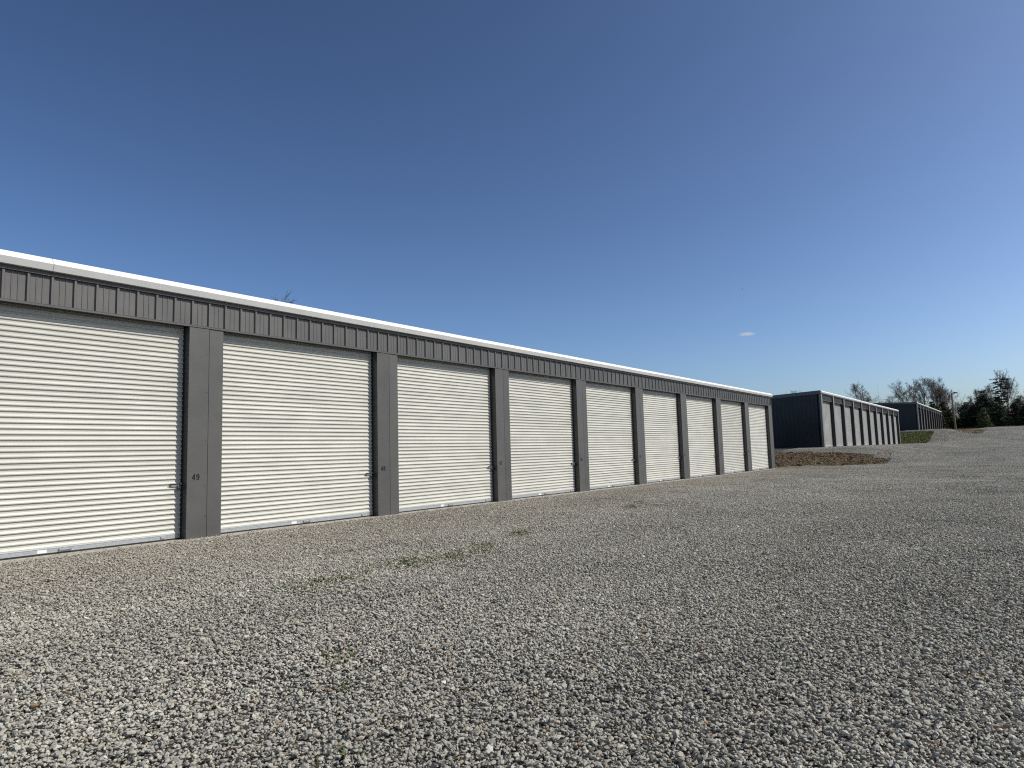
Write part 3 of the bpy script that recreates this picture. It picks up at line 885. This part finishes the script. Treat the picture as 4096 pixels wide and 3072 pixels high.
BT = [bare_tree_meshes(11, 12.0, 1.0), bare_tree_meshes(12, 12.0, .8), bare_tree_meshes(13, 12.0, 1.15), bare_tree_meshes(14, 12.0, .7)]
bare = [  # x, y, height, variant, width factor, label
    (196, 19.9, 13.0, 0, 1.05, "bare spreading tree standing alone above the roof of the middle building"),
    (205, 23.5, 9.0, 1, 1.0, "small bare tree left of the lone spreading tree, above the middle building's roof"),
    (188, 14.2, 7.6, 3, .9, "thin forked bare sapling between the lone spreading tree and the bare grove"),
    (192, 12.3, 8.6, 1, 1.1, "twiggy low bare tree at the left edge of the bare grove"),
    (190, 9.0, 12.4, 2, .95, "tall bare tree with curved trunk, left in the grove behind the farthest building"),
    (186, 5.3, 12.6, 0, .85, "tallest bare tree with straight dark trunk in the grove behind the farthest building"),
    (192, 3.4, 12.6, 1, .9, "bare tree just right of the tallest one, above the farthest building's corner"),
    (188, 1.5, 12.2, 3, 1.0, "bare tree over the roof of the farthest building, right in the grove"),
    (194, .8, 9.6, 2, .8, "bare tree at the right end of the grove, left of the lamp pole"),
    (186, -1.6, 6.2, 1, 1.0, "short bare tree just left of the lamp pole"),
    (190, -3.9, 7.6, 3, .9, "bare tree just right of the lamp pole"),
    (194, -5.4, 9.4, 0, .75, "bare tree between the lamp pole and the pines"),
    (198, -7.3, 10.4, 2, .8, "slim bare tree behind the big dark pine"),
    (190, -10.4, 13.0, 1, .75, "tall bare tree whose top rises above the flat-topped pine"),
    (200, -15.0, 8.6, 3, 1.0, "bare tree behind the pines at the right edge of the view"),
    (192, -13.2, 7.2, 0, 1.0, "bare tree in the gap right of the flat-topped pine"),
    (41.6, 46, 17.25, 2, 1.1, "bare tree far behind the nearest building, only its top twigs over the roof"),
    (150, 24.05, 9.75, 1, .8, "bare tree behind the middle building, its tip peeking over the end fascia"),
    (150, 26.6, 9.2, 0, .7, "faint bare tree tip left of the other tip over the middle building's end fascia"),
]
for i, (x, y, h, v, wf, lb) in enumerate(bare):
    k = h/12.0
    tree("bare_tree", BT[v], (x, y, gz1(x, y)), i*1.7, (k*wf, k*wf, k), lb, "leafless trees behind the buildings")

P_A = pine_meshes(31, 8.0, 5.6, .03, M_PINE, dens=1.5)
P_B = pine_meshes(32, 7.0, 4.6, .03, M_PINE2, dens=1.5)
P_C = pine_meshes(33, 4.0, 2.3, .04, M_PINE3, dens=1.6)
P_D = pine_meshes(34, 12.0, 6.0, .50, M_PINE, tiers=lambda f: (.55+.55*math.sin(f*9.0)**2)*(1-.25*f) if f < .93 else .5, dens=1.15, flat=.22)
pines = [
    (168.5, 1.4, 5.2, P_B, 1.2, "olive green cedar beside the end of the farthest building"),
    (171, -.6, 4.2, P_B, 1.3, "olive green cedar directly behind the lamp pole"),
    (174, 2.6, 6.0, P_B, 1.1, "taller olive cedar rising behind the farthest building's roof end"),
    (171, -3.3, 3.7, P_A, 1.5, "low dark pine just right of the lamp pole"),
    (174, -4.7, 4.9, P_A, 1.35, "dark pine between the lamp pole and the biggest dark pine"),
    (173, -6.8, 6.7, P_A, 1.6, "biggest broad dark pine in the middle of the tree line"),
    (167.5, -6.6, 3.9, P_C, 1.0, "small pale green young pine in front of the biggest dark pine"),
    (166.8, -6.0, 2.3, P_C, 1.15, "smallest pale green pine, at the foot of the young pine"),
    (178, -9.6, 10.4, P_D, .72, "tall flat-topped pine towering over the tree line"),
    (182, -6.7, 8.2, P_D, .72, "shorter flat-topped pine left of the towering one"),
    (172, -9.2, 4.4, P_A, 1.5, "dark pine under the towering flat-topped pine"),
    (175, -11.8, 4.9, P_A, 1.3, "dark pine right of the towering flat-topped pine"),
    (172, -13.6, 4.5, P_A, 1.5, "dark pine at the right edge of the view"),
    (177, -14.8, 5.6, P_A, 1.3, "tall dark pine cut by the right edge of the view"),
    (171, -17.0, 4.6, P_B, 1.2, "olive cedar beyond the right edge of the pine row"),
    (179, -3.2, 5.6, P_A, 1.3, "dark pine in the second row, seen just right of the lamp pole"),
    (181, -5.6, 6.6, P_B, 1.3, "olive cedar in the second row, left of the biggest dark pine"),
    (183, -9.0, 6.4, P_A, 1.5, "dark pine in the second row, behind the towering flat-topped pine"),
    (182, -12.4, 5.8, P_B, 1.4, "olive cedar in the second row, right of the towering flat-topped pine"),
    (184, -16.4, 6.6, P_A, 1.4, "dark pine in the second row, near the right edge of the view"),
    (180, 1.0, 6.0, P_B, 1.3, "olive cedar in the second row, left of the lamp pole"),
    (174, -21.0, 6.0, P_A, 1.2, "dark pine farther right along the tree line"),
    (172, -26.0, 5.8, P_A, 1.2, "last dark pine at the far right of the tree line"),
]
for i, (x, y, h, pm_, wf, lb) in enumerate(pines):
    H0 = {id(P_A): 8.0, id(P_B): 7.0, id(P_C): 4.0, id(P_D): 12.0}[id(pm_)]; k = h/H0
    tree("pine_tree", pm_, (x, y, gz1(x, y)), i*2.3, (k*wf, k*wf, k), lb, "evergreens along the tree line")
# brushy undergrowth in between, one mass
g = np.random.default_rng(77); T = Tubes()
for _ in range(1500):
    x = g.uniform(176, 206); y = g.uniform(-40, 34); h = g.uniform(1.5, 6.0)
    p = np.array([x, y, gz1(x, y)]); d = np.array([g.normal(0, .25), g.normal(0, .25), 1.0])
    T.add(np.array([p, p+d*h*.5, p+d*h+g.normal(0, .3, 3)]), [.035, .025, .01], 3)
    for _k in range(7):
        f = g.uniform(.3, .95); q = p+d*h*f; dd = g.normal(0, .7, 3); dd[2] = abs(dd[2])+.4
        T.add(np.array([q, q+dd*h*.2, q+dd*h*.33+g.normal(0, .1, 3)]), [.018, .013, .008], 3)
o = place("undergrowth", T.mesh("undergrowth", M_TWIG))
tag(o, "grey brown leafless brush filling in between the tree trunks", "undergrowth", kind="stuff")

# ------------------------------------------------------------------ lamp pole
px, py = 166.5, -1.72; pz = gz1(px, py)
E = empty("lamp_pole", (px, py, pz), "leaning weathered wooden lamp pole in front of the tree line", "lamp pole")
b = MB(); b.cyl((0, 0, 0), (0, 0, 7.6), .21, .15, 10); b.build("pole", M_WOOD, E)
b = MB(); b.cyl((0, 0, 7.45), (0, -.62, 7.62), .035, .035, 8); b.build("arm", M_LAMPH, E)
b = MB()
b.v = [(-.16, -.30, 7.48), (.16, -.30, 7.48), (.13, -1.05, 7.50), (-.13, -1.05, 7.50), (-.12, -.30, 7.80), (.12, -.30, 7.80), (.08, -1.0, 7.68), (-.08, -1.0, 7.68)]
b.f = [(0, 3, 2, 1), (4, 5, 6, 7), (0, 1, 5, 4), (1, 2, 6, 5), (2, 3, 7, 6), (3, 0, 4, 7)]; b.m = [0]*6
h = b.build("lamp_head", M_LAMPH, E)
b = MB(); b.box(-.12, .12, -.98, -.36, 7.44, 7.482); b.build("lens", M_LENS, h)
E.rotation_euler = (R(-1.2), 0, 0)

# ------------------------------------------------------------------ bird and cloud
bd = Vector((.99, .30, .23)).normalized()
dirb = (fwd + r2*((2971-2048)/2774) + u2*((1536-1157)/2774)).normalized()
bp_ = CAMP + dirb*130
V_ = [(-.20, 0, 0), (-.06, -.035, .02), (-.06, .035, .02), (.10, -.04, .0), (.10, .04, .0), (.20, 0, .03), (0, 0, .05), (0, 0, -.05),
      (-.02, -.36, .10), (.06, -.36, .10), (-.02, .36, .10), (.06, .36, .10), (.27, -.05, .01), (.27, .05, .01), (-.04, -.18, .09), (.08, -.17, .09), (-.04, .18, .09), (.08, .17, .09)]
F_ = [(0, 1, 6), (0, 6, 2), (0, 7, 1), (0, 2, 7), (1, 7, 3), (2, 4, 7), (3, 7, 5), (4, 5, 7), (6, 3, 5), (6, 5, 4), (1, 3, 6), (2, 6, 4), (1, 14, 15, 3), (14, 8, 9, 15), (2, 4, 17, 16), (16, 17, 11, 10), (5, 12, 13)]
bm_ = bpy.data.meshes.new("bird"); bm_.from_pydata(V_, [], F_); bm_.materials.append(M_BIRD); bm_.update()
o = place("bird", bm_, None, bp_); o.rotation_euler = (R(18), R(-8), R(35))
tag(o, "tiny dark bird flying in the open blue sky above the small cloud", "bird")

cm = bpy.data.materials.new("cloud_vapour"); cm.use_nodes = True
t = cm.node_tree; t.nodes.clear()
out = t.nodes.new("ShaderNodeOutputMaterial"); pv = t.nodes.new("ShaderNodeVolumePrincipled")
pv.inputs["Color"].default_value = (.93, .96, 1.0, 1); pv.inputs["Anisotropy"].default_value = .2
tc = t.nodes.new("ShaderNodeTexCoord"); ln = t.nodes.new("ShaderNodeVectorMath"); ln.operation = 'LENGTH'
nz = t.nodes.new("ShaderNodeTexNoise"); nz.inputs["Scale"].default_value = 2.2; nz.inputs["Detail"].default_value = 3
t.links.new(tc.outputs["Object"], ln.inputs[0]); t.links.new(tc.outputs["Object"], nz.inputs[0])
m1 = t.nodes.new("ShaderNodeMath"); m1.operation = 'MULTIPLY_ADD'; t.links.new(nz.outputs[0], m1.inputs[0]); m1.inputs[1].default_value = .9; m1.inputs[2].default_value = -.45
m2 = t.nodes.new("ShaderNodeMath"); m2.operation = 'ADD'; t.links.new(ln.outputs["Value"], m2.inputs[0]); t.links.new(m1.outputs[0], m2.inputs[1])
mr = t.nodes.new("ShaderNodeMapRange"); mr.inputs[1].default_value = .85; mr.inputs[2].default_value = .25; mr.inputs[3].default_value = 0; mr.inputs[4].default_value = .05
t.links.new(m2.outputs[0], mr.inputs[0]); t.links.new(mr.outputs[0], pv.inputs["Density"]); t.links.new(pv.outputs[0], out.inputs["Volume"])
import bmesh
bmm = bmesh.new(); bmesh.ops.create_icosphere(bmm, subdivisions=3, radius=1.0)
cme = bpy.data.meshes.new("cloud"); bmm.to_mesh(cme); bmm.free(); cme.materials.append(cm)
dirc = (fwd + r2*((2987-2048)/2774) + u2*((1536-1337)/2774)).normalized()
o = place("cloud", cme, None, CAMP + dirc*2500)
o.scale = (24, 40, 9); o.rotation_euler = (R(3), 0, R(-17))
tag(o, "single small white wisp of cloud low in the blue sky", "cloud", kind="stuff")
